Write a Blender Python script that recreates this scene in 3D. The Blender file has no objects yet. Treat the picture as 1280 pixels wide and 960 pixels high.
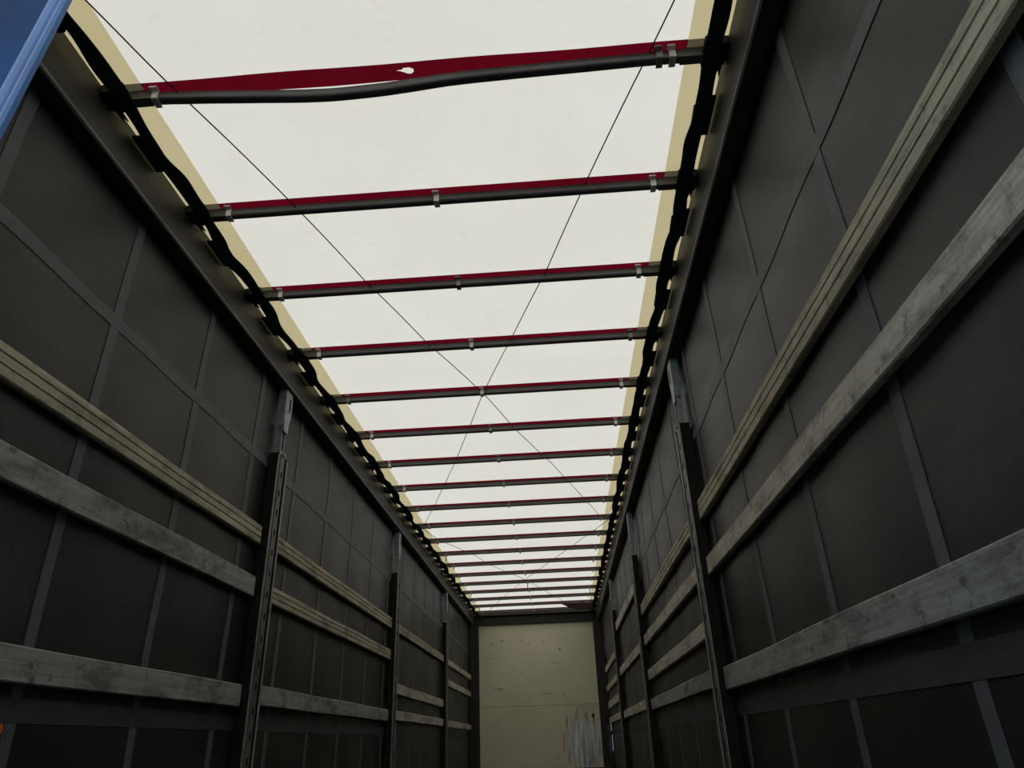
import bpy, bmesh, math, random
from mathutils import Matrix, Vector

random.seed(7)
scene = bpy.context.scene
COL = scene.collection

# ------------------------------------------------------------------ camera
cam_data = bpy.data.cameras.new('camera')
cam_data.sensor_fit = 'HORIZONTAL'
cam_data.sensor_width = 36.0
cam_data.lens = 889.2 / 1280.0 * 36.0
cam_data.clip_start = 0.02
cam_data.clip_end = 300
cam = bpy.data.objects.new('camera', cam_data)
COL.objects.link(cam)
CR = ((0.99727822, 0.06589528, -0.03307506), (0.05920938, -0.44844343, 0.89184794), (-0.04393628, 0.89137888, 0.45112448))
m = Matrix.Identity(4)
for i in range(3):
    m[i][0], m[i][1], m[i][2] = CR[0][i], CR[1][i], -CR[2][i]
m[0][3], m[1][3], m[2][3] = 0.4307, 0.0, 0.42
cam.matrix_world = m
scene.camera = cam

# ------------------------------------------------------------------ sky, exposure
world = bpy.data.worlds.new('overcast_sky')
scene.world = world
world.use_nodes = True
wn, wl = world.node_tree.nodes, world.node_tree.links
wn.clear()
w_out = wn.new('ShaderNodeOutputWorld')
w_bg = wn.new('ShaderNodeBackground')
w_tc = wn.new('ShaderNodeTexCoord')
w_sep = wn.new('ShaderNodeSeparateXYZ')
w_ramp = wn.new('ShaderNodeValToRGB')
w_ramp.color_ramp.elements[0].position = 0.0
w_ramp.color_ramp.elements[0].color = (0.66, 0.84, 1.06, 1)
w_ramp.color_ramp.elements[1].position = 1.0
w_ramp.color_ramp.elements[1].color = (0.90, 0.97, 1.02, 1)
w_bg.inputs['Strength'].default_value = 1.22
wl.new(w_tc.outputs['Generated'], w_sep.inputs[0])
wl.new(w_sep.outputs['Z'], w_ramp.inputs[0])
wl.new(w_ramp.outputs[0], w_bg.inputs[0])
wl.new(w_bg.outputs[0], w_out.inputs[0])

vs = scene.view_settings
vs.view_transform = 'Standard'
vs.look = 'None'
vs.exposure = 0.0
vs.gamma = 1.0
vs.use_curve_mapping = False
scene.cycles.max_bounces = 8
scene.cycles.diffuse_bounces = 5
scene.cycles.transmission_bounces = 6
scene.cycles.sample_clamp_indirect = 4.0


# ------------------------------------------------------------------ materials
class NT:
    def __init__(self, name):
        self.mat = bpy.data.materials.new(name)
        self.mat.use_nodes = True
        self.n = self.mat.node_tree.nodes
        self.l = self.mat.node_tree.links
        self.n.clear()
        self.out = self.n.new('ShaderNodeOutputMaterial')

    def coords(self, scale=(1, 1, 1)):
        # world position, so that long pieces keep one grain size
        g = self.n.new('ShaderNodeNewGeometry')
        mp = self.n.new('ShaderNodeMapping')
        mp.inputs['Scale'].default_value = scale
        self.l.new(g.outputs['Position'], mp.inputs['Vector'])
        return mp.outputs[0]

    def noise(self, scale, stretch=(1, 1, 1), detail=4.0, rough=0.6):
        t = self.n.new('ShaderNodeTexNoise')
        t.inputs['Scale'].default_value = scale
        t.inputs['Detail'].default_value = detail
        t.inputs['Roughness'].default_value = rough
        self.l.new(self.coords(stretch), t.inputs['Vector'])
        return t.outputs['Fac']

    def ramp(self, fac, stops):
        r = self.n.new('ShaderNodeValToRGB')
        els = r.color_ramp.elements
        while len(els) < len(stops):
            els.new(0.5)
        for e, (p, c) in zip(els, stops):
            e.position = p
            e.color = (c[0], c[1], c[2], 1) if not isinstance(c, (int, float)) else (c, c, c, 1)
        self.l.new(fac, r.inputs[0])
        return r.outputs[0]

    def mix(self, fac, a, b, mode='MIX'):
        x = self.n.new('ShaderNodeMix')
        x.data_type = 'RGBA'
        x.blend_type = mode
        for sock, v in ((x.inputs[0], fac), (x.inputs[6], a), (x.inputs[7], b)):
            if isinstance(v, (int, float)):
                sock.default_value = v
            elif isinstance(v, tuple):
                sock.default_value = (v[0], v[1], v[2], 1)
            else:
                self.l.new(v, sock)
        return x.outputs[2]

    def put(self, sock, v):
        if isinstance(v, (int, float)):
            sock.default_value = v
        elif isinstance(v, tuple):
            sock.default_value = (v[0], v[1], v[2], 1)
        else:
            self.l.new(v, sock)

    def principled(self, color, rough=0.6, metal=0.0, spec=0.4, bump=None, bump_strength=0.2, bump_dist=0.002):
        b = self.n.new('ShaderNodeBsdfPrincipled')
        self.put(b.inputs['Base Color'], color)
        self.put(b.inputs['Roughness'], rough)
        self.put(b.inputs['Metallic'], metal)
        b.inputs['Specular IOR Level'].default_value = spec
        if bump is not None:
            bn = self.n.new('ShaderNodeBump')
            bn.inputs['Strength'].default_value = bump_strength
            bn.inputs['Distance'].default_value = bump_dist
            self.l.new(bump, bn.inputs['Height'])
            self.l.new(bn.outputs[0], b.inputs['Normal'])
        self.l.new(b.outputs[0], self.out.inputs[0])
        return b


def plain(name, c, rough=0.6, metal=0.0, spec=0.4, var=0.25, scale=9.0, stretch=(1, 1, 1)):
    t = NT(name)
    n = t.noise(scale, stretch)
    lo = tuple(v * (1 - var) for v in c)
    hi = tuple(min(1, v * (1 + var)) for v in c)
    t.principled(t.ramp(n, [(0.3, lo), (0.7, hi)]), rough, metal, spec)
    return t.mat


def tarp_material(name, trans, refl, share, stain=0.0):
    """woven PVC sheet that lets daylight through"""
    t = NT(name)
    n1 = t.noise(1.3, (1, 1, 1), 5, 0.6)
    n2 = t.noise(11.0, (1, 1, 1), 3, 0.6)
    f = t.ramp(n1, [(0.28, (0.95, 0.945, 0.92)), (0.62, (1, 1, 1))])
    g = t.ramp(n2, [(0.22, (0.95, 0.94, 0.90)), (0.42, (1, 1, 1))])
    dirt = t.mix(1.0, f, g, 'MULTIPLY')
    if stain:
        # tan rub marks on the sheet near a bow
        geo = t.n.new('ShaderNodeNewGeometry')
        mp = t.n.new('ShaderNodeMapping')
        mp.inputs['Location'].default_value = (-0.81 * 9, -5.93 * 16, 0)
        mp.inputs['Scale'].default_value = (9, 16, 0)
        t.l.new(geo.outputs['Position'], mp.inputs['Vector'])
        ln = t.n.new('ShaderNodeVectorMath')
        ln.operation = 'LENGTH'
        t.l.new(mp.outputs[0], ln.inputs[0])
        fac = t.ramp(ln.outputs['Value'], [(0.55, stain), (0.95, 0.0)])
        dirt = t.mix(fac, dirt, (0.82, 0.70, 0.52))
    tr = t.n.new('ShaderNodeBsdfTranslucent')
    df = t.n.new('ShaderNodeBsdfDiffuse')
    t.l.new(t.mix(1.0, dirt, trans, 'MULTIPLY'), tr.inputs[0])
    t.l.new(t.mix(1.0, dirt, refl, 'MULTIPLY'), df.inputs[0])
    mx = t.n.new('ShaderNodeMixShader')
    mx.inputs[0].default_value = share
    t.l.new(df.outputs[0], mx.inputs[1])
    t.l.new(tr.outputs[0], mx.inputs[2])
    t.l.new(mx.outputs[0], t.out.inputs[0])
    return t.mat


def curtain_material():
    t = NT('curtain_pvc')
    smear = t.noise(2.2, (1, 0.35, 1.6), 5, 0.62)
    fine = t.noise(26.0, (1, 1, 1), 3, 0.6)
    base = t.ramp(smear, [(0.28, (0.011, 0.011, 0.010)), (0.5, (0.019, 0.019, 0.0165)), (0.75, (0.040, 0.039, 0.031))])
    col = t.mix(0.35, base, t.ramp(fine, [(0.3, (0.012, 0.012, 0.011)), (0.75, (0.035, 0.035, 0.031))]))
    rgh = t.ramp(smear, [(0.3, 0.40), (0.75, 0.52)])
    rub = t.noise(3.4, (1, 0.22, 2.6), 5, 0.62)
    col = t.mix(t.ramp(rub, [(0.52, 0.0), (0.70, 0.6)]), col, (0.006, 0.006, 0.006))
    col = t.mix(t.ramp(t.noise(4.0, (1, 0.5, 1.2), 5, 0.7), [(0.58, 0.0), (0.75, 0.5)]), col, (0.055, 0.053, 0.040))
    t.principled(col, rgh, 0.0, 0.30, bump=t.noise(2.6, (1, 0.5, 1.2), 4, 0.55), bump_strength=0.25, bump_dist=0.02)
    return t.mat


def slat_material(name, lo, mid, hi, dark, amount):
    t = NT(name)
    grain = t.noise(6.0, (6, 0.30, 11), 6, 0.75)
    blot = t.noise(3.0, (2, 0.9, 2.2), 7, 0.75)
    spots = t.noise(17.0, (1, 0.7, 1), 5, 0.75)
    drag = t.noise(9.0, (1, 2.4, 0.35), 5, 0.7)
    c = t.ramp(grain, [(0.30, lo), (0.5, mid), (0.70, hi)])
    c = t.mix(t.ramp(blot, [(0.48, 0.0), (0.64, amount * 0.8)]), c, dark)
    c = t.mix(t.ramp(spots, [(0.56, 0.0), (0.68, amount)]), c, dark)
    c = t.mix(t.ramp(drag, [(0.60, 0.0), (0.70, amount * 0.7)]), c, dark)
    t.principled(c, 0.72, 0.0, 0.25, bump=grain, bump_strength=0.35, bump_dist=0.003)
    return t.mat


def front_panel_material():
    t = NT('scuffed_white_panel')
    big = t.noise(1.1, (1, 1, 1), 5, 0.6)
    spots = t.noise(7.0, (1.2, 1, 0.9), 5, 0.7)
    scratch = t.noise(9.0, (0.22, 1, 3.2), 4, 0.7)
    runs = t.noise(7.0, (3.2, 1, 0.25), 5, 0.7)
    c = t.ramp(big, [(0.25, (0.70, 0.66, 0.47)), (0.7, (0.84, 0.79, 0.58))])
    c = t.mix(t.ramp(spots, [(0.64, 0.0), (0.70, 0.75)]), c, (0.10, 0.095, 0.08))
    c = t.mix(t.ramp(scratch, [(0.63, 0.0), (0.69, 0.8)]), c, (0.14, 0.13, 0.11))
    # bare sheet where loads have rubbed the paint off, low on the right
    g = t.n.new('ShaderNodeNewGeometry')
    mp = t.n.new('ShaderNodeMapping')
    mp.inputs['Location'].default_value = (-0.80 * 1.25, 0, -0.40 * 0.95)
    mp.inputs['Scale'].default_value = (1.25, 0, 0.95)
    t.l.new(g.outputs['Position'], mp.inputs['Vector'])
    ln = t.n.new('ShaderNodeVectorMath')
    ln.operation = 'LENGTH'
    t.l.new(mp.outputs[0], ln.inputs[0])
    ad = t.n.new('ShaderNodeMath')
    ad.operation = 'ADD'
    sc = t.n.new('ShaderNodeMath')
    sc.operation = 'MULTIPLY'
    sc.inputs[1].default_value = 0.9
    t.l.new(runs, sc.inputs[0])
    t.l.new(ln.outputs['Value'], ad.inputs[0])
    t.l.new(sc.outputs[0], ad.inputs[1])
    worn = t.ramp(ad.outputs[0], [(0.85, 0.85), (1.25 / 1.4, 0.0)])
    bare = t.ramp(runs, [(0.34, (0.16, 0.12, 0.075)), (0.47, (0.50, 0.48, 0.42)), (0.6, (0.80, 0.80, 0.76))])
    c = t.mix(worn, c, bare)
    t.principled(c, t.mix(worn, (0.55, 0.55, 0.55), (0.3, 0.3, 0.3)), t.mix(worn, (0, 0, 0), (0.45, 0.45, 0.45)), 0.4,
                 bump=big, bump_strength=0.3, bump_dist=0.02)
    return t.mat


def webbing_material():
    t = NT('green_webbing')
    w = t.n.new('ShaderNodeTexWave')
    w.wave_type = 'BANDS'
    w.bands_direction = 'DIAGONAL'
    w.inputs['Scale'].default_value = 60
    t.l.new(t.coords((1.6, 1, 1)), w.inputs['Vector'])
    c = t.ramp(w.outputs['Fac'], [(0.2, (0.005, 0.020, 0.012)), (0.8, (0.014, 0.075, 0.040))])
    t.principled(c, 0.8, 0, 0.2, bump=w.outputs['Fac'], bump_strength=0.5, bump_dist=0.002)
    return t.mat


M = {
    'tarp': tarp_material('roof_tarp_white', (1.0, 0.875, 0.725), (0.74, 0.69, 0.55), 0.72, stain=0.35),
    'tan': tarp_material('roof_tarp_edge_tan', (0.80, 0.62, 0.33), (0.55, 0.48, 0.30), 0.60),
    'red': tarp_material('red_pocket_sheet', (0.21, 0.005, 0.020), (0.13, 0.006, 0.012), 0.60),
    'greyflap': tarp_material('grey_pocket_sheet', (0.24, 0.24, 0.25), (0.16, 0.16, 0.16), 0.6),
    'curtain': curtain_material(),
    'band': plain('curtain_band', (0.092, 0.098, 0.100), 0.6, 0, 0.35, 0.22, 14, (1, 1, 1)),
    'slat_wood': slat_material('weathered_grooved_slat', (0.29, 0.26, 0.18), (0.45, 0.41, 0.29), (0.60, 0.55, 0.41), (0.08, 0.075, 0.06), 0.75),
    'slat_grey': slat_material('weathered_grey_slat', (0.34, 0.315, 0.25), (0.53, 0.49, 0.40), (0.70, 0.65, 0.54), (0.10, 0.092, 0.078), 0.85),
    'slat_dark': slat_material('grimy_shaded_grey_slat', (0.22, 0.225, 0.20), (0.31, 0.32, 0.285), (0.40, 0.41, 0.365), (0.07, 0.065, 0.06), 0.9),  # grime, plus the dimness of weakly lit slats put into the colour
    'post': plain('dark_post_steel', (0.012, 0.012, 0.010), 0.75, 0.0, 0.2, 0.35, 12),
    'post_rib': plain('worn_post_edge', (0.26, 0.25, 0.20), 0.45, 0.4, 0.5, 0.4, 18, (1, 1, 0.4)),
    'post_strip': plain('mottled_post_strip', (0.12, 0.115, 0.09), 0.5, 0.3, 0.4, 0.5, 16, (1, 1, 0.5)),
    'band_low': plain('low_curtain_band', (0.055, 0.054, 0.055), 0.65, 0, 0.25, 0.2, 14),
    'hole': plain('slot_shadow_paint', (0.010, 0.010, 0.010), 0.9, 0, 0.1),
    'zinc': plain('galvanised_bracket', (0.30, 0.34, 0.35), 0.5, 0.45, 0.5, 0.3, 20),
    'rail': plain('dark_rail_aluminium', (0.046, 0.044, 0.040), 0.5, 0.2, 0.4, 0.2, 3, (3, 0.4, 3)),
    'rail_lip': plain('pale_rail_lip', (0.13, 0.125, 0.11), 0.5, 0.2, 0.4, 0.25, 5, (2, 0.5, 2)),  # lip coloured paler than the rail body
    'bow': plain('grey_bow_tube', (0.125, 0.122, 0.118), 0.45, 0.3, 0.5, 0.2, 14, (0.4, 1, 1)),
    'black': plain('black_runner_plastic', (0.014, 0.015, 0.014), 0.7, 0, 0.2),
    'clip': plain('pale_clip', (0.80, 0.78, 0.70), 0.5, 0.1, 0.4, 0.2, 40),
    'clip_dirty': plain('dirty_clip', (0.30, 0.29, 0.25), 0.5, 0.2, 0.4, 0.3, 40),
    'web': webbing_material(),
    'cable': plain('black_cable', (0.02, 0.019, 0.018), 0.6),
    'panel': front_panel_material(),
    'frame': plain('dark_front_frame', (0.035, 0.033, 0.028), 0.55, 0.1, 0.3),
    'header': plain('front_header_grey', (0.10, 0.095, 0.08), 0.55, 0.1, 0.3),
    'blue': plain('blue_door_paint', (0.085, 0.20, 0.43), 0.36, 0, 0.5, 0.35, 7, (1, 1, 0.4)),
    'bluedark': plain('blue_door_panel_paint', (0.006, 0.045, 0.135), 0.6, 0, 0.12, 0.35, 9),
    'floor': plain('dark_floor_board', (0.030, 0.026, 0.021), 0.8, 0, 0.2, 0.3, 5, (1, 0.2, 1)),
    'ground': plain('asphalt', (0.09, 0.09, 0.09), 0.9, 0, 0.2, 0.3, 3),
    'orange': plain('orange_tag', (0.75, 0.14, 0.03), 0.5),
    'scrap': plain('dark_red_scrap', (0.035, 0.014, 0.012), 0.8),
}


# ------------------------------------------------------------------ mesh helpers
class MB:
    """collects polygons; build() links them as one mesh object"""
    def __init__(self):
        self.v, self.f = [], []

    def add(self, verts, faces):
        k = len(self.v)
        self.v += [tuple(p) for p in verts]
        self.f += [tuple(k + i for i in f) for f in faces]
        return self

    def box(self, x0, x1, y0, y1, z0, z1):
        x0, x1 = min(x0, x1), max(x0, x1)
        v = [(x, y, z) for z in (z0, z1) for y in (y0, y1) for x in (x0, x1)]
        return self.add(v, [(0, 2, 3, 1), (4, 5, 7, 6), (0, 1, 5, 4), (2, 6, 7, 3), (0, 4, 6, 2), (1, 3, 7, 5)])

    def extrude(self, prof, axis, a, b):
        """closed profile of 2-D points swept from a to b along axis ('x': (y,z), 'y': (x,z), 'z': (x,y))"""
        def P(p, t):
            return {'x': (t, p[0], p[1]), 'y': (p[0], t, p[1]), 'z': (p[0], p[1], t)}[axis]
        n = len(prof)
        v = [P(p, a) for p in prof] + [P(p, b) for p in prof]
        f = [(i, (i + 1) % n, n + (i + 1) % n, n + i) for i in range(n)]
        f += [tuple(range(n))[::-1], tuple(range(n, 2 * n))]
        return self.add(v, f)

    def rings(self, rings, cap=True):
        n = len(rings[0])
        v = [p for r in rings for p in r]
        f = []
        for k in range(len(rings) - 1):
            for i in range(n):
                j = (i + 1) % n
                f.append((k * n + i, k * n + j, (k + 1) * n + j, (k + 1) * n + i))
        if cap:
            f += [tuple(range(n))[::-1], tuple((len(rings) - 1) * n + i for i in range(n))]
        return self.add(v, f)

    def tube(self, pts, r, n=6):
        pts = [Vector(p) for p in pts]
        rs = []
        for i, p in enumerate(pts):
            d = (pts[min(i + 1, len(pts) - 1)] - pts[max(i - 1, 0)]).normalized()
            s = d.cross(Vector((0, 0, 1)))
            s = s.normalized() if s.length > 1e-4 else Vector((1, 0, 0))
            u = s.cross(d)
            rs.append([tuple(p + r * (math.cos(a) * s + math.sin(a) * u)) for a in [2 * math.pi * k / n for k in range(n)]])
        return self.rings(rs)

    def mesh(self, name, mat, smooth=False):
        me = bpy.data.meshes.new(name)
        me.from_pydata(self.v, [], self.f)
        bm = bmesh.new()
        bm.from_mesh(me)
        bmesh.ops.recalc_face_normals(bm, faces=bm.faces)
        bm.to_mesh(me)
        bm.free()
        me.materials.append(mat)
        if smooth:
            for p in me.polygons:
                p.use_smooth = True
        return me

    def build(self, name, mat, parent=None, smooth=False, bevel=0.0):
        me = self.mesh(name, mat, smooth)
        if bevel:
            bm = bmesh.new()
            bm.from_mesh(me)
            bmesh.ops.bevel(bm, geom=list(bm.edges), offset=bevel, segments=1, affect='EDGES', profile=0.5)
            bm.to_mesh(me)
            bm.free()
        return obj(name, me, parent)


def obj(name, me, parent=None, loc=(0, 0, 0)):
    o = bpy.data.objects.new(name, me)
    COL.objects.link(o)
    o.location = loc
    if parent is not None:
        o.parent = parent
        o.matrix_parent_inverse = parent_inv(parent)
    return o


def parent_inv(p):
    return Matrix.Translation(p.location).inverted()


def tag(o, label, cat, group=None):
    o['label'] = label
    o['category'] = cat
    if group:
        o['group'] = group
    return o


def thing(name, label, cat, loc, group=None):
    o = bpy.data.objects.new(name, None)
    COL.objects.link(o)
    o.location = loc
    o.empty_display_size = 0.1
    return tag(o, label, cat, group)


def struct(o, label=None, cat=None):
    o['kind'] = 'structure'
    if label:
        o['label'] = label
        o['category'] = cat
    return o


ORD = ['first', 'second', 'third', 'fourth', 'fifth', 'sixth', 'seventh', 'eighth', 'ninth', 'tenth', 'eleventh', 'twelfth',
       'thirteenth', 'fourteenth', 'fifteenth', 'sixteenth', 'seventeenth', 'eighteenth', 'nineteenth']

# main sizes (metres, trailer floor = 0, y runs from the rear doors to the front wall)
Y_REAR, Y_FRONT = 0.40, 14.45
Z_TARP = 2.725
X_CURT = 1.28
BOW0, BOWS, NBOW = 1.8121, 0.6835, 19
POSTS = {-1: [4.05, 7.53, 11.00], 1: [3.945, 7.25, 10.58]}
SIDE = {-1: 'left', 1: 'right'}

# ------------------------------------------------------------------ ground, floor
struct(MB().box(-40, 40, -60, 60, -1.30, -1.20).build('ground', M['ground']), 'grey asphalt yard under the trailer', 'ground')
fl = struct(MB().box(-1.30, 1.30, Y_REAR, Y_FRONT + 0.05, -0.06, -0.03).build('floor', M['floor']), 'dark trailer floor of plywood boards', 'floor')
nb = 8
for i in range(nb):
    w = 2.6 / nb
    MB().box(-1.30 + i * w + 0.002, -1.30 + (i + 1) * w - 0.002, Y_REAR, Y_FRONT, -0.03, 0.0).build('board', M['floor'], fl)

# ------------------------------------------------------------------ roof tarpaulin (ceiling)
XA = 1.042


def sheet(x0, x1, nx, ny):
    mb = MB()
    vs_, fs_ = [], []
    for j in range(ny + 1):
        y = Y_REAR + 0.02 + (Y_FRONT - Y_REAR) * j / ny
        for i in range(nx + 1):
            x = x0 + (x1 - x0) * i / nx
            ph = ((y - BOW0) / BOWS) % 1.0
            sag = 0.010 * math.sin(math.pi * ph) * max(0.0, 1 - (x / 1.2) ** 2)
            vs_.append((x, y, Z_TARP + sag + 0.002 * math.sin(3.1 * x + 1.7 * y)))
    for j in range(ny):
        for i in range(nx):
            a = j * (nx + 1) + i
            fs_.append((a, a + 1, a + nx + 2, a + nx + 1))
    return mb.add(vs_, fs_)


ceil = struct(sheet(-XA, XA, 12, 164).build('ceiling', M['tarp'], None, True), 'white translucent roof tarpaulin lit by daylight', 'ceiling')
for s in (-1, 1):
    b = sheet(min(s * XA, s * 1.275), max(s * XA, s * 1.275), 3, 164).build('edge_band', M['tan'], ceil, True)
    b['label'] = 'tan edge band of the roof tarpaulin'


def bow_y(k):
    return BOW0 + BOWS * k


def fill_with_hole(outer, hole, y):
    bm = bmesh.new()
    edges = []
    for loop in (outer, hole):
        vv = [bm.verts.new((p[0], p[1], y)) for p in loop]
        for i in range(len(vv)):
            edges.append(bm.edges.new((vv[i], vv[(i + 1) % len(vv)])))
    bmesh.ops.triangle_fill(bm, use_beauty=True, use_dissolve=False, edges=edges)
    me = bpy.data.meshes.new('pocket_flap')
    bm.to_mesh(me)
    bm.free()
    return me


ZF = Z_TARP - 0.002
for k in range(NBOW):
    # strip sewn flat under the sheet, running across above each bow
    y0, y1 = bow_y(k) + 0.006, bow_y(k) + 0.086
    if k == 0:
        near = [(-XA + i * 2 * XA / 20, y0 + 0.002 * math.sin(i * 0.9)) for i in range(21)]
        far = [(XA - i * 2 * XA / 20, y1 + 0.002 * math.sin(i * 1.1)) for i in range(21)]
        hx, hy = -0.022, y0 + 0.038
        hole = [(hx - 0.036, hy - 0.004), (hx - 0.012, hy - 0.007), (hx - 0.008, hy - 0.013), (hx + 0.016, hy - 0.014), (hx + 0.030, hy - 0.006),
                (hx + 0.030, hy + 0.006), (hx + 0.020, hy + 0.014), (hx + 0.006, hy + 0.013), (hx - 0.008, hy + 0.006), (hx - 0.020, hy)]
        me = fill_with_hole(near + far, hole, ZF)
        me.materials.append(M['red'])
        f = obj('pocket_strip', me, ceil)
        f['label'] = 'dark red strip with a torn hole'
    else:
        f = MB().add([(-XA, y0, ZF), (XA, y0, ZF), (XA, y1, ZF), (-XA, y1, ZF)], [(0, 1, 2, 3)]).build('pocket_strip', M['red'], ceil)
        f['label'] = 'dark red strip above a roof bow'
    for sd in (-1, 1):
        MB().add([(sd * XA, y0, ZF), (sd * 1.14, y0, ZF), (sd * 1.14, y1, ZF), (sd * XA, y1, ZF)], [(0, 1, 2, 3)]).build('pocket_end', M['greyflap'], ceil)

# torn flap at the far right end of the tarpaulin
sc_ = MB()
sv = [(0.52, 13.74, 2.722), (1.17, 13.74, 2.722), (1.185, 13.74, 2.655), (1.14, 13.745, 2.600), (0.93, 13.76, 2.610), (0.70, 13.75, 2.632)]
sc_.add(sv + [(p[0], p[1] + 0.012, p[2]) for p in sv], [(0, 1, 2, 3, 4, 5), (6, 7, 8, 9, 10, 11)] + [(i, (i + 1) % 6, 6 + (i + 1) % 6, 6 + i) for i in range(6)])
t = sc_.build('torn_flap', M['scrap'], ceil)
t['label'] = 'dark torn flap drooping at the front right corner'

# ------------------------------------------------------------------ cant rails
for i, s in enumerate((-1, 1)):
    prof = [(s * 1.200, 2.512), (s * 1.215, 2.505), (s * 1.262, 2.505), (s * 1.262, 2.52), (s * 1.300, 2.52), (s * 1.300, 2.735), (s * 1.272, 2.735),
            (s * 1.272, 2.715), (s * 1.184, 2.712), (s * 1.184, 2.700), (s * 1.193, 2.560)]
    r = MB().extrude(prof, 'y', Y_REAR, Y_FRONT + 0.04).build('trim_%d' % (i + 1), M['rail'])
    struct(r, 'dark %s roof rail running the length of the trailer' % SIDE[s], 'roof rail')
    lip = MB().extrude([(s * 1.193, 2.510), (s * 1.200, 2.504), (s * 1.206, 2.510), (s * 1.200, 2.526), (s * 1.194, 2.526)], 'y', Y_REAR, Y_FRONT).build('lower_lip', M['rail_lip'], r)

# ------------------------------------------------------------------ side curtains
for s in (-1, 1):
    mb = MB()
    ys = [Y_REAR, 14.30, 14.33, Y_FRONT + 0.04] if s > 0 else [Y_REAR, Y_FRONT + 0.04]
    ny = 280
    zs = [-0.10 + 2.64 * j / 30 for j in range(31)]
    vv, ff = [], []
    for i in range(ny + 1):
        y = Y_REAR + (Y_FRONT + 0.04 - Y_REAR) * i / ny
        for z in zs:
            wav = 0.003 * math.sin(y * 8.8 + 0.6 * z) + 0.003 * math.sin(z * 5 + y * 1.3)
            vv.append((s * (X_CURT + wav * (1 if 0.1 < z < 2.45 else 0.3)), y, z))
    nz = len(zs)
    for i in range(ny):
        for j in range(nz - 1):
            y = Y_REAR + (Y_FRONT + 0.04 - Y_REAR) * (i + .5) / ny
            if s > 0 and i == ny - 6 and 4 <= j <= 8:   # a slit of daylight beside the front corner post
                continue
            a = i * nz + j
            ff.append((a, a + nz, a + nz + 1, a + 1))
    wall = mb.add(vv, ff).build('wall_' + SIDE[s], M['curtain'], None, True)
    struct(wall, 'dark grey %s side curtain of heavy PVC sheet' % SIDE[s], 'curtain wall')
    # welded bands on the sheet: uprights and two long bands
    for k in range(-1, 18):
        yc = 1.62 + 0.713 * k
        lean = 0.03
        pts = []
        for j in range(27):
            z = 2.53 - j * 0.095
            yy = yc + lean * max(0, (z - 1.5)) + 0.003 * math.sin(3 * z + k)
            pts.append((yy, z))
        mbb = MB()
        rs = []
        for yy, z in pts:
            wv = 0.003 * math.sin(yy * 8.8 + 0.6 * z) + 0.003 * math.sin(z * 5 + yy * 1.3)
            xi = X_CURT + wv - 0.0022
            rs.append([(s * xi, yy - 0.026, z), (s * xi, yy + 0.026, z), (s * (xi + 0.0026), yy + 0.026, z), (s * (xi + 0.0026), yy - 0.026, z)])
        mbb.rings(rs).build('upright_band', M['band'], wall)
    for zc, hw in ((1.985, 0.028), (0.552, 0.036)):
        rs = []
        for j in range(141):
            yy = Y_REAR + (Y_FRONT - Y_REAR) * j / 140
            z0 = zc + (0.012 if s < 0 else -0.012)
            wv = 0.003 * math.sin(yy * 8.8 + 0.6 * z0) + 0.003 * math.sin(z0 * 5 + yy * 1.3)
            xi = X_CURT + wv - 0.0032
            rs.append([(s * xi, yy, z0 - hw), (s * xi, yy, z0 + hw), (s * (xi + 0.0036), yy, z0 + hw), (s * (xi + 0.0036), yy, z0 - hw)])
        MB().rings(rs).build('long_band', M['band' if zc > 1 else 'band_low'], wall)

# ------------------------------------------------------------------ front wall
fw = struct(MB().box(-1.29, 1.29, Y_FRONT + 0.012, Y_FRONT + 0.05, -0.06, 2.74).build('wall_front', M['frame']), 'scuffed off-white front wall of the trailer', 'wall')


def dent(x, z):
    d = 0.0
    for cx, cz, rx, rz, a in ((0.98, 0.82, 0.15, 0.26, 0.016), (0.80, 1.06, 0.28, 0.06, -0.010), (0.62, 0.55, 0.14, 0.30, 0.007), (0.92, 0.45, 0.12, 0.22, -0.009), (0.35, 0.35, 0.2, 0.2, 0.004)):
        d += a * math.exp(-((x - cx) / rx) ** 2 - ((z - cz) / rz) ** 2)
    return d


for z0, z1 in ((1.036, 2.50), (0.0, 1.032)):
    mb = MB()
    nx, nz = 60, 40
    vv = [(-1.15 + 2.30 * i / nx, Y_FRONT + dent(-1.15 + 2.3 * i / nx, z0 + (z1 - z0) * j / nz) * (0.8 if z1 < 1.5 else 0.3) * min(1.0, j / 3 if z0 > 1 else (nz - j) / 3 + 0.3),
           z0 + (z1 - z0) * j / nz) for j in range(nz + 1) for i in range(nx + 1)]
    ff = [(j * (nx + 1) + i, j * (nx + 1) + i + 1, (j + 1) * (nx + 1) + i + 1, (j + 1) * (nx + 1) + i) for j in range(nz) for i in range(nx)]
    p = mb.add(vv, ff).build('panel', M['panel'], fw, True)
    p['label'] = 'off-white upper wall panel with dark scuffs' if z0 > 1 else 'dented lower wall panel worn to bare metal at right'
for i, s in enumerate((-1, 1)):
    prof = [(s * 1.105, 14.40), (s * 1.125, 14.385), (s * 1.20, 14.385), (s * 1.20, 14.25), (s * 1.272, 14.25), (s * 1.272, 14.452), (s * 1.105, 14.452)]
    struct(MB().extrude(prof, 'z', 0.0, 2.50).build('trim_%d' % (i + 3), M['frame']), 'black %s corner post beside the white front wall' % SIDE[s], 'corner post')
hd = struct(MB().extrude([(14.39, 2.497), (14.46, 2.497), (14.46, 2.66), (14.37, 2.66), (14.37, 2.64), (14.385, 2.63)], 'x', -1.19, 1.19).build('trim_5', M['frame']),
            'dark header beam above the white front wall', 'beam')
MB().extrude([(14.33, 2.662), (14.40, 2.662), (14.40, 2.69), (14.33, 2.68)], 'x', -1.17, 1.17).build('top_ledge', M['header'], hd)

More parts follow.
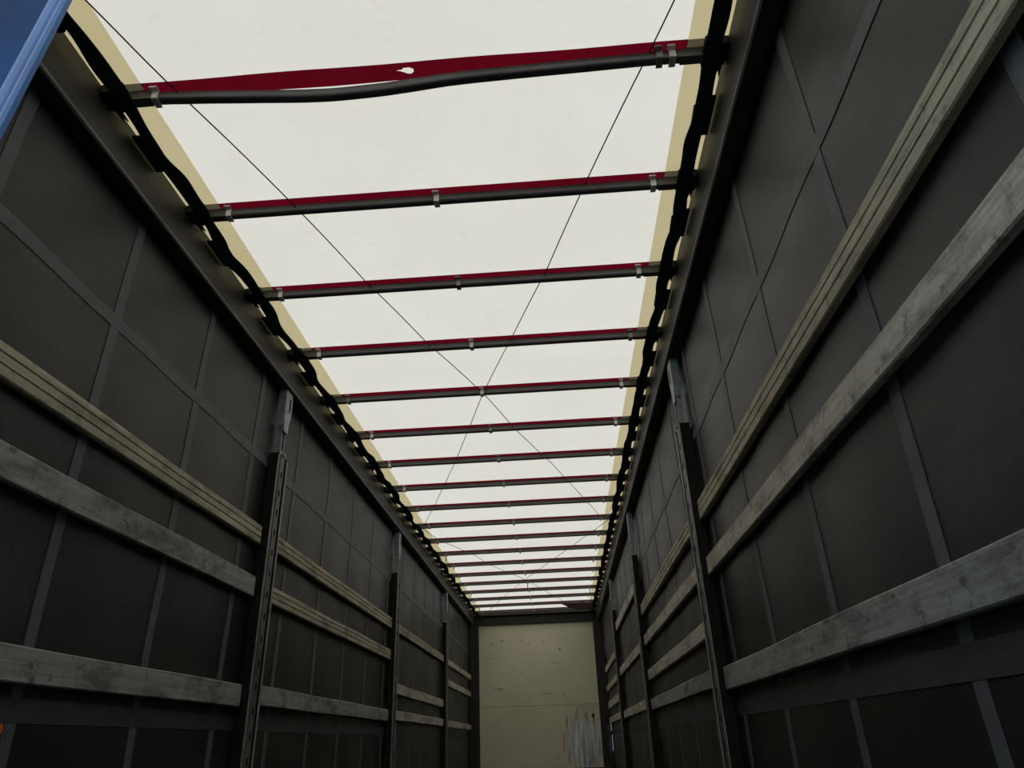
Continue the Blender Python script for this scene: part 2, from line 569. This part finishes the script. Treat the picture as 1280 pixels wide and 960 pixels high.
# ------------------------------------------------------------------ rear frame and the closed left door
struct(MB().box(-1.30, 1.30, 0.30, 0.40, 2.54, 2.78).build('trim_6', M['blue']), 'blue rear header beam over the door opening', 'beam')
for i, s in enumerate((-1, 1)):
    struct(MB().box(s * 1.245, s * 1.31, 0.28, 0.40, -0.1, 2.54).build('trim_%d' % (7 + i), M['blue']), 'blue %s rear corner post at the doors' % SIDE[s], 'corner post')
DL = (0.0, 0.40, 1.0)   # the leaf leans a little; built about this point
door = struct(MB().box(-1.14, -0.0135, 0.0045, 0.020, -0.96, 1.46).build('door_1', M['bluedark']), 'closed blue rear door with a rounded edge rail', 'door')
door.location = DL
door.rotation_euler = (math.radians(-4.56), 0, 0)
ep = [(0.0035, 0.0085), (0.0035, 0.0035), (0.0015, 0.0012), (-0.001, 0.0012), (-0.0025, 0.0030), (-0.0040, 0.0008), (-0.0075, -0.0002), (-0.0115, 0.0006),
      (-0.0130, 0.0030), (-0.0145, 0.0040), (-0.0145, 0.012)]
for nm, mb_, mt in [('edge_rail', MB().extrude(ep, 'z', -0.96, 1.46), 'blue')] + [
        ('hinge_plate', MB().extrude([(-0.90, -0.004), (-0.87, -0.008), (-0.87, 0.0045), (-0.90, 0.0045)], 'z', z - 0.06, z + 0.06), 'blue') for z in (-0.5, 0.3, 1.1)]:
    o = mb_.build(nm, M[mt])
    o.parent = door

# ------------------------------------------------------------------ support posts
SLATS = {}
# rows: (z top, z bottom, kind) per bay from the rear
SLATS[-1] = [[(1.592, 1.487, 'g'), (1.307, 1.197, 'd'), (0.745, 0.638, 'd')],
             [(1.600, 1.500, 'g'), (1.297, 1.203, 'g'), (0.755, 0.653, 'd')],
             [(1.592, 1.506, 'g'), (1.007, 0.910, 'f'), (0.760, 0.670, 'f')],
             [(1.592, 1.506, 'f'), (1.306, 1.215, 'f'), (0.755, 0.667, 'f')]]
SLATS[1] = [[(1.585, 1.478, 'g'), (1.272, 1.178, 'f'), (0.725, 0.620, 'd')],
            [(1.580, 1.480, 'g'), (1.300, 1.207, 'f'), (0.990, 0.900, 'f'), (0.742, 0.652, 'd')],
            [(1.886, 1.775, 'f'), (1.295, 1.195, 'f'), (0.765, 0.672, 'f')],
            [(1.595, 1.500, 'f'), (1.282, 1.190, 'f'), (1.022, 0.912, 'f'), (0.775, 0.682, 'f')]]


def post_meshes(s):
    """channel section with two ribs and a row of slots, at local y = 0"""
    out = []
    XI = 1.205
    out.append(('channel', MB().extrude([(s * XI, -0.069), (s * (XI + 0.012), -0.069), (s * (XI + 0.012), -0.012), (s * (XI + 0.026), -0.012),
                                         (s * (XI + 0.026), 0.012), (s * (XI + 0.012), 0.012), (s * (XI + 0.012), 0.069), (s * XI, 0.069),
                                         (s * XI, 0.075), (s * (XI + 0.062), 0.075), (s * (XI + 0.062), -0.075), (s * XI, -0.075)], 'z', 0.0, 2.06).mesh('channel', M['post'])))
    for q, yy in enumerate((-0.070, 0.070)):
        out.append(('lip', MB().extrude([(s * (XI + 0.004), yy - 0.006), (s * (XI - 0.002), yy - 0.004), (s * (XI - 0.002), yy + 0.004), (s * (XI + 0.004), yy + 0.006)],
                                        'z', 0.02, 2.05).mesh('lip', M['post_rib'])))
    out.append(('centre_strip', MB().extrude([(s * (XI + 0.014), -0.032), (s * (XI + 0.003), -0.030), (s * (XI + 0.003), 0.030), (s * (XI + 0.014), 0.032)],
                                             'z', 0.02, 2.05).mesh('centre_strip', M['post_strip'])))
    return out


PM = {s: post_meshes(s) for s in (-1, 1)}
XI = 1.205
slot_me = {s: MB().box(s * (XI + 0.0022), s * (XI + 0.006), -0.010, 0.010, -0.018, 0.018).mesh('slot', M['hole']) for s in (-1, 1)}


def bracket_meshes(s):
    out = []
    # sliding arm, fork and head under the rail
    out.append(('arm', MB().extrude([(s * 1.222, -0.024), (s * 1.228, -0.024), (s * 1.228, 0.024), (s * 1.222, 0.024), (s * 1.222, 0.030), (s * 1.252, 0.030), (s * 1.252, -0.030), (s * 1.222, -0.030)],
                                     'z', 2.04, 2.28).mesh('arm', M['zinc'])))
    prof = [(-0.030, 2.22), (0.030, 2.22), (0.036, 2.27), (0.062, 2.36), (0.062, 2.46), (0.050, 2.51), (-0.050, 2.51), (-0.050, 2.36)]
    out.append(('head_plate', MB().extrude(prof, 'x', s * 1.212, s * 1.220).mesh('head_plate', M['zinc'])))
    out.append(('side_plate', MB().extrude([(s * 1.220, 2.26), (s * 1.236, 2.24), (s * 1.262, 2.32), (s * 1.262, 2.51), (s * 1.220, 2.51)], 'y', -0.050, -0.044).mesh('side_plate', M['zinc'])))
    out.append(('head_slot', MB().extrude([(0.014, 2.36), (0.034, 2.38), (0.034, 2.46), (0.014, 2.46)], 'x', s * 1.2112, s * 1.2122).mesh('head_slot', M['hole'])))
    out.append(('arm_slot', MB().box(s * 1.2212, s * 1.2222, -0.008, 0.008, 2.10, 2.22).mesh('arm_slot', M['hole'])))
    out.append(('lock_pin', MB().rings([[(s * xx, 0.012 * math.cos(a), 2.065 + 0.012 * math.sin(a)) for a in [k * math.pi / 4 for k in range(8)]] for xx in (1.198, 1.23)]).mesh('lock_pin', M['zinc'])))
    return out


BM_ = {s: bracket_meshes(s) for s in (-1, 1)}
POST_LABEL = {
    (-1, 0): 'dark steel support post nearest on the left, galvanised bracket at its head',
    (-1, 1): 'second dark support post along the left curtain, slimmer with distance',
    (-1, 2): 'farthest dark support post on the left, before the front wall',
    (1, 0): 'dark slotted support post nearest on the right, pale bracket at its head',
    (1, 1): 'second dark support post along the right curtain',
    (1, 2): 'farthest dark support post on the right, before the front wall'}
for s in (-1, 1):
    for k, yp in enumerate(POSTS[s]):
        p = thing('support_post', POST_LABEL[(s, k)], 'post', (0, yp, 0), 'support posts along the curtains')
        p.location = (0, yp, 0)
        for name, me in PM[s] + BM_[s]:
            o = bpy.data.objects.new(name, me)
            COL.objects.link(o)
            o.parent = p
            if name in ('arm', 'head_plate'):
                o['label'] = 'galvanised ' + name.replace('_', ' ')
        for j in range(16):
            o = bpy.data.objects.new('slot', slot_me[s])
            COL.objects.link(o)
            o.parent = p
            o.location = (0, 0, 0.14 + 0.12 * j)
        # pockets that carry the slats
        for bay, sg in ((k, -1), (k + 1, 1)):
            for (zt, zb, kind) in SLATS[s][bay]:
                y0, y1 = (sg * 0.0755, sg * 0.130)
                a, b = min(y0, y1), max(y0, y1)
                mb = MB()
                mb.box(s * 1.2662, s * 1.2690, a, b, zb - 0.02, zt - 0.01)
                mb.box(s * 1.236, s * 1.2665, a, b, zb - 0.014, zb - 0.005)
                o = mb.build('slat_pocket', M['post'])
                o.parent = p

# ------------------------------------------------------------------ slats
ROW = {3: ['top', 'middle', 'bottom'], 4: ['top', 'second', 'third', 'bottom']}
BAYT = ['nearest %s bay', '%s bay beyond the first post', '%s bay beyond the second post', 'farthest %s bay by the front wall']
for s in (-1, 1):
    edges = [Y_REAR + 0.03] + POSTS[s] + [14.25 if s < 0 else 13.9]
    for bay in range(4):
        ya = edges[bay] + (0.064 if bay else 0.0)
        yb = edges[bay + 1] - (0.06 if bay < 3 else 0.01)
        if bay < 3:
            yb -= 0.045 if s < 0 else 0.022
        if bay:
            ya += 0.02
        rows = SLATS[s][bay]
        for q, (zt, zb, kind) in enumerate(rows):
            h = zt - zb
            xf, xb = 1.240, 1.2655
            c = 0.0045
            if kind == 'g':
                pr = [(xb, zb), (xf + c, zb), (xf, zb + c)]
                for fr in (0.36, 0.69):
                    zz = zb + h * fr
                    pr += [(xf, zz - 0.0035), (xf + 0.008, zz - 0.0015), (xf + 0.008, zz + 0.0015), (xf, zz + 0.0035)]
                pr += [(xf, zt - c), (xf + c, zt), (xb, zt)]
            else:
                pr = [(xb, zb), (xf + c, zb), (xf, zb + c), (xf, zt - c), (xf + c, zt), (xb, zt)]
            n = 14
            rs = []
            ph = random.uniform(0, 6)
            tw = random.uniform(-0.004, 0.004)
            for j in range(n + 1):
                y = ya + (yb - ya) * j / n
                dz = 0.0022 * math.sin(ph + j * 0.9) + tw * (j / n - 0.5)
                rs.append([(s * x, y, z + dz * (0.6 + 0.4 * (z > zb + h / 2))) for x, z in pr])
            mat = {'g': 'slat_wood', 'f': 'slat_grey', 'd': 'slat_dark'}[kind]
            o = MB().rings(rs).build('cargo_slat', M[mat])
            look = {'g': 'weathered slat with two long grooves', 'f': 'flat weathered grey slat', 'd': 'flat grimy grey slat with shade painted in'}[kind]
            tag(o, '%s, %s row of the %s' % (look, ROW[len(rows)][q], BAYT[bay] % SIDE[s]), 'slat', 'side slats of the trailer')

# small orange tag on the left curtain
MB_o = MB().extrude([(2.245, 0.520), (2.280, 0.526), (2.285, 0.508), (2.272, 0.478), (2.24, 0.47)], 'x', -1.268, -1.262)
tag(MB_o.build('marker_tag', M['orange']), 'small orange tag low on the left curtain at the picture edge', 'tag')

# ------------------------------------------------------------------ webbing belts along the rails
for s in (-1, 1):
    root = thing('webbing_belt', 'dark green webbing belt strung along the %s roof rail' % SIDE[s], 'belt', (s * 1.13, Y_REAR, 2.66), 'roof webbing belts')
    rs = []
    n = 640
    for j in range(n + 1):
        y = Y_REAR + 0.05 + (Y_FRONT - 0.15 - Y_REAR) * j / n
        ph = ((y - BOW0) / BOWS) % 1.0
        idx = math.floor((y - BOW0) / BOWS)
        mid = math.exp(-((ph - 0.48) / 0.13) ** 2)
        wob = 0.007 * math.sin(5.1 * idx + ph * 7) * math.sin(math.pi * ph)
        xc = (1.122 if s > 0 else 1.104) + (0.008 if s > 0 else 0.016) * mid + wob
        hw = 0.031 + 0.001 * math.sin(y * 31)
        tilt = (0.30 if s < 0 else 0.12) * math.sin(2 * math.pi * ph + idx * 1.3)
        zc = 2.668 - 0.010 * math.sin(math.pi * ph) + 0.004 * math.sin(3 * idx)
        dx, dz = hw * math.cos(tilt), hw * math.sin(tilt)
        rs.append([(s * (xc - dx), y, zc - dz), (s * (xc + dx), y, zc + dz), (s * (xc + dx), y, zc + dz + 0.004), (s * (xc - dx), y, zc - dz + 0.004)])
    mbelt = MB().rings(rs).build('strap', M['web'], root)
    pl = MB().add(*(lambda q: (q + [(a, b, c + 0.010) for a, b, c in q], [(0, 1, 2, 3, 4, 5), (6, 7, 8, 9, 10, 11)] + [(i, (i + 1) % 6, 6 + (i + 1) % 6, 6 + i) for i in range(6)]))(
        [(s * 1.098, -0.060, 0), (s * 1.150, -0.105, 0), (s * 1.179, -0.105, 0), (s * 1.179, 0.095, 0), (s * 1.150, 0.095, 0), (s * 1.102, 0.050, 0)])).mesh('runner_plate', M['black'])
    for k in range(-1, NBOW - 1):
        yy = bow_y(k) + 0.48 * BOWS + random.uniform(-0.015, 0.015)
        o = bpy.data.objects.new('runner_plate', pl)
        COL.objects.link(o)
        o.parent = root
        o.location = (-root.location.x, yy - root.location.y, 2.668 - root.location.z + random.uniform(-0.003, 0.003))

# ------------------------------------------------------------------ roof bows
XB = 1.075


SAG = [(-1.2, 0), (-1.0, 0.003), (-0.9, 0.010), (-0.66, 0.031), (-0.35, 0.057), (-0.17, 0.055), (-0.05, 0.046), (0.15, 0.024), (0.39, 0.014), (0.65, 0.007), (0.9, 0.0), (1.0, 0), (1.2, 0)]


def bow_sag(x):
    # the nearest bow is bent down left of its middle
    for i in range(1, len(SAG) - 2):
        if SAG[i][0] <= x <= SAG[i + 1][0]:
            t_ = (x - SAG[i][0]) / (SAG[i + 1][0] - SAG[i][0])
            p0, p1, p2, p3 = SAG[i - 1][1], SAG[i][1], SAG[i + 1][1], SAG[i + 2][1]
            return -(p1 + 0.5 * t_ * (p2 - p0 + t_ * (2 * p0 - 5 * p1 + 4 * p2 - p3 + t_ * (3 * (p1 - p2) + p3 - p0))))
    return 0.0


def bow_profile():
    y0, y1, z0, z1, c = -0.036, 0.000, 2.617, 2.660, 0.006
    return [(y0 + c, z0), (y1 - c, z0), (y1, z0 + c), (y1, z1 - c), (y1 - c, z1), (y0 + c, z1), (y0, z1 - c), (y0, z0 + c)]


straight = MB().rings([[(x, y, z) for y, z in bow_profile()] for x in (-XB, -0.5, 0, 0.5, XB)]).mesh('tube', M['bow'])
bent = MB().rings([[(x, y, z + bow_sag(x)) for y, z in bow_profile()] for x in [-XB + 2 * XB * i / 48 for i in range(49)]]).mesh('tube', M['bow'], True)
sleeve_me = {s: MB().box(s * 1.012, s * 1.10, -0.0372, 0.0012, 2.6158, 2.6612).mesh('end_sleeve', M['bow']) for s in (-1, 1)}
gus = [(0.985, 2.615), (1.09, 2.615), (1.09, 2.662), (1.03, 2.662), (1.01, 2.645)]
gusset_me = {s: MB().add([(s * x, -0.040, z) for x, z in gus] + [(s * x, -0.0372, z) for x, z in gus],
                         [(0, 1, 2, 3, 4), (5, 6, 7, 8, 9)] + [(i, (i + 1) % 5, 5 + (i + 1) % 5, 5 + i) for i in range(5)]).mesh('gusset', M['bow']) for s in (-1, 1)}
runner_me = {s: MB().extrude([(1.094 * s, 2.634), (1.165 * s, 2.632), (1.182 * s, 2.640), (1.182 * s, 2.672), (1.100 * s, 2.680), (1.094 * s, 2.660)], 'y', -0.055, 0.045).mesh('runner', M['black']) for s in (-1, 1)}
hook_me = {s: MB().extrude([(1.150 * s, -0.02), (1.178 * s, -0.02), (1.172 * s, 0.105), (1.164 * s, 0.07), (1.156 * s, 0.10)], 'z', 2.640, 2.648).mesh('hook', M['black']) for s in (-1, 1)}


def clip_mesh(mat, w=0.012):
    mb = MB()
    mb.box(-w, w, -0.0415, -0.0355, 2.612, 2.662)      # front strap
    mb.box(-w, w, -0.0415, 0.004, 2.6115, 2.6165)     # under the tube
    mb.box(-w * 1.5, w, -0.060, -0.0355, 2.652, 2.660)  # bent tab
    return mb.mesh('clip', mat)


clips = {True: clip_mesh(M['clip']), False: clip_mesh(M['clip_dirty'])}
peg_me = MB().rings([[(0.006 * math.cos(a), -0.015 + 0.006 * math.sin(a), z) for a in [k * math.pi / 3 for k in range(6)]] for z in (0.0, -1.0)]).mesh('peg', M['black'])
LONG = {(11, -1): 0.085, (12, -1): 0.04, (15, -1): 0.04, (17, -1): 0.06, (14, 0): 0.075, (18, 0): 0.075, (15, 1): 0.07, (12, 1): 0.03}
for k in range(NBOW):
    if k == 0:
        lab = 'bent dark grey roof bow nearest the camera, sagging at left'
    elif k == NBOW - 1:
        lab = 'farthest roof bow, just before the front wall header'
    else:
        lab = 'straight dark grey roof bow, %s from the camera' % ORD[k]
    root = thing('roof_bow', lab, 'roof bow', (0, bow_y(k) + 0.076, 0.060), 'bows under the roof tarpaulin')

    def put(name, me, loc=(0, 0, 0), par=root):
        o = bpy.data.objects.new(name, me)
        COL.objects.link(o)
        o.parent = par
        o.location = loc
        return o
    put('tube', bent if k == 0 else straight)
    for s in (-1, 1):
        put('end_sleeve', sleeve_me[s])
        put('runner', runner_me[s], (0, -0.03, -0.022))
        if k in (0, 2, 3) and s < 0:
            put('gusset', gusset_me[s])
        if k < 8:
            put('hook', hook_me[s], (0, -0.03, -0.022))
    for s in (-1, 0, 1):
        if k == 0 and s == 0:
            continue
        x = s * 0.990 + random.uniform(-0.008, 0.008) - (0.008 if s == 0 else 0)
        dz = bow_sag(x) if k == 0 else 0
        c = put('clip', clips[(s != 0 and k < 3) or (k < 8 and random.random() < 0.45)], (x, 0, dz))
        if k >= 9:
            L = LONG.get((k, s), random.choice((0.012, 0.018, 0.025)))
            o = put('peg', peg_me, (0, 0, 2.617), c)
            o.scale = (1, 1, L)
    if k == 0:
        put('clip', clips[False], (0.935, 0, 0))

# ------------------------------------------------------------------ bracing cables under the sheet
ZW = 2.700


def cable(label, pts, up=0.0):
    out = []
    for (a, b) in zip(pts[:-1], pts[1:]):
        n = max(2, int((b[1] - a[1]) / 0.11))
        for i in range(n):
            tt = i / n
            y = a[1] + (b[1] - a[1]) * tt
            ph = ((y - BOW0) / BOWS) % 1.0
            out.append((a[0] + (b[0] - a[0]) * tt, y, ZW + up + 0.006 * math.sin(math.pi * ph)))
    out.append((pts[-1][0], pts[-1][1], ZW + up))
    tag(MB().tube(out, 0.0030, 6).build('bracing_cable', M['cable'], None, True), label, 'cable', 'crossed cables under the roof')


cable('thin black cable slanting from near left to the right rail', [(-1.10, 1.25), (-0.959, 1.703), (-0.70, 2.47), (-0.51, 3.147), (-0.284, 3.874), (-0.018, 4.604), (0.213, 5.435), (0.466, 6.178), (0.985, 7.958), (1.09, 8.14)])
cable('thin black cable slanting from near right to the left rail', [(1.09, 1.22), (0.968, 1.638), (0.698, 2.461), (0.483, 3.184), (0.0, 4.607), (-0.394, 5.982), (-0.861, 7.472), (-1.09, 8.14)], 0.008)
cable('thin cable in the far half slanting from the right rail leftward', [(1.09, 8.16), (0.648, 9.39), (0.018, 11.143), (-0.41, 12.45), (-0.92, 14.25)])
cable('thin cable in the far half slanting from the left rail rightward', [(-1.09, 8.16), (-0.972, 8.734), (-0.657, 9.50), (-0.488, 10.195), (0.004, 11.447), (0.5, 13.212), (0.85, 14.25)], 0.008)
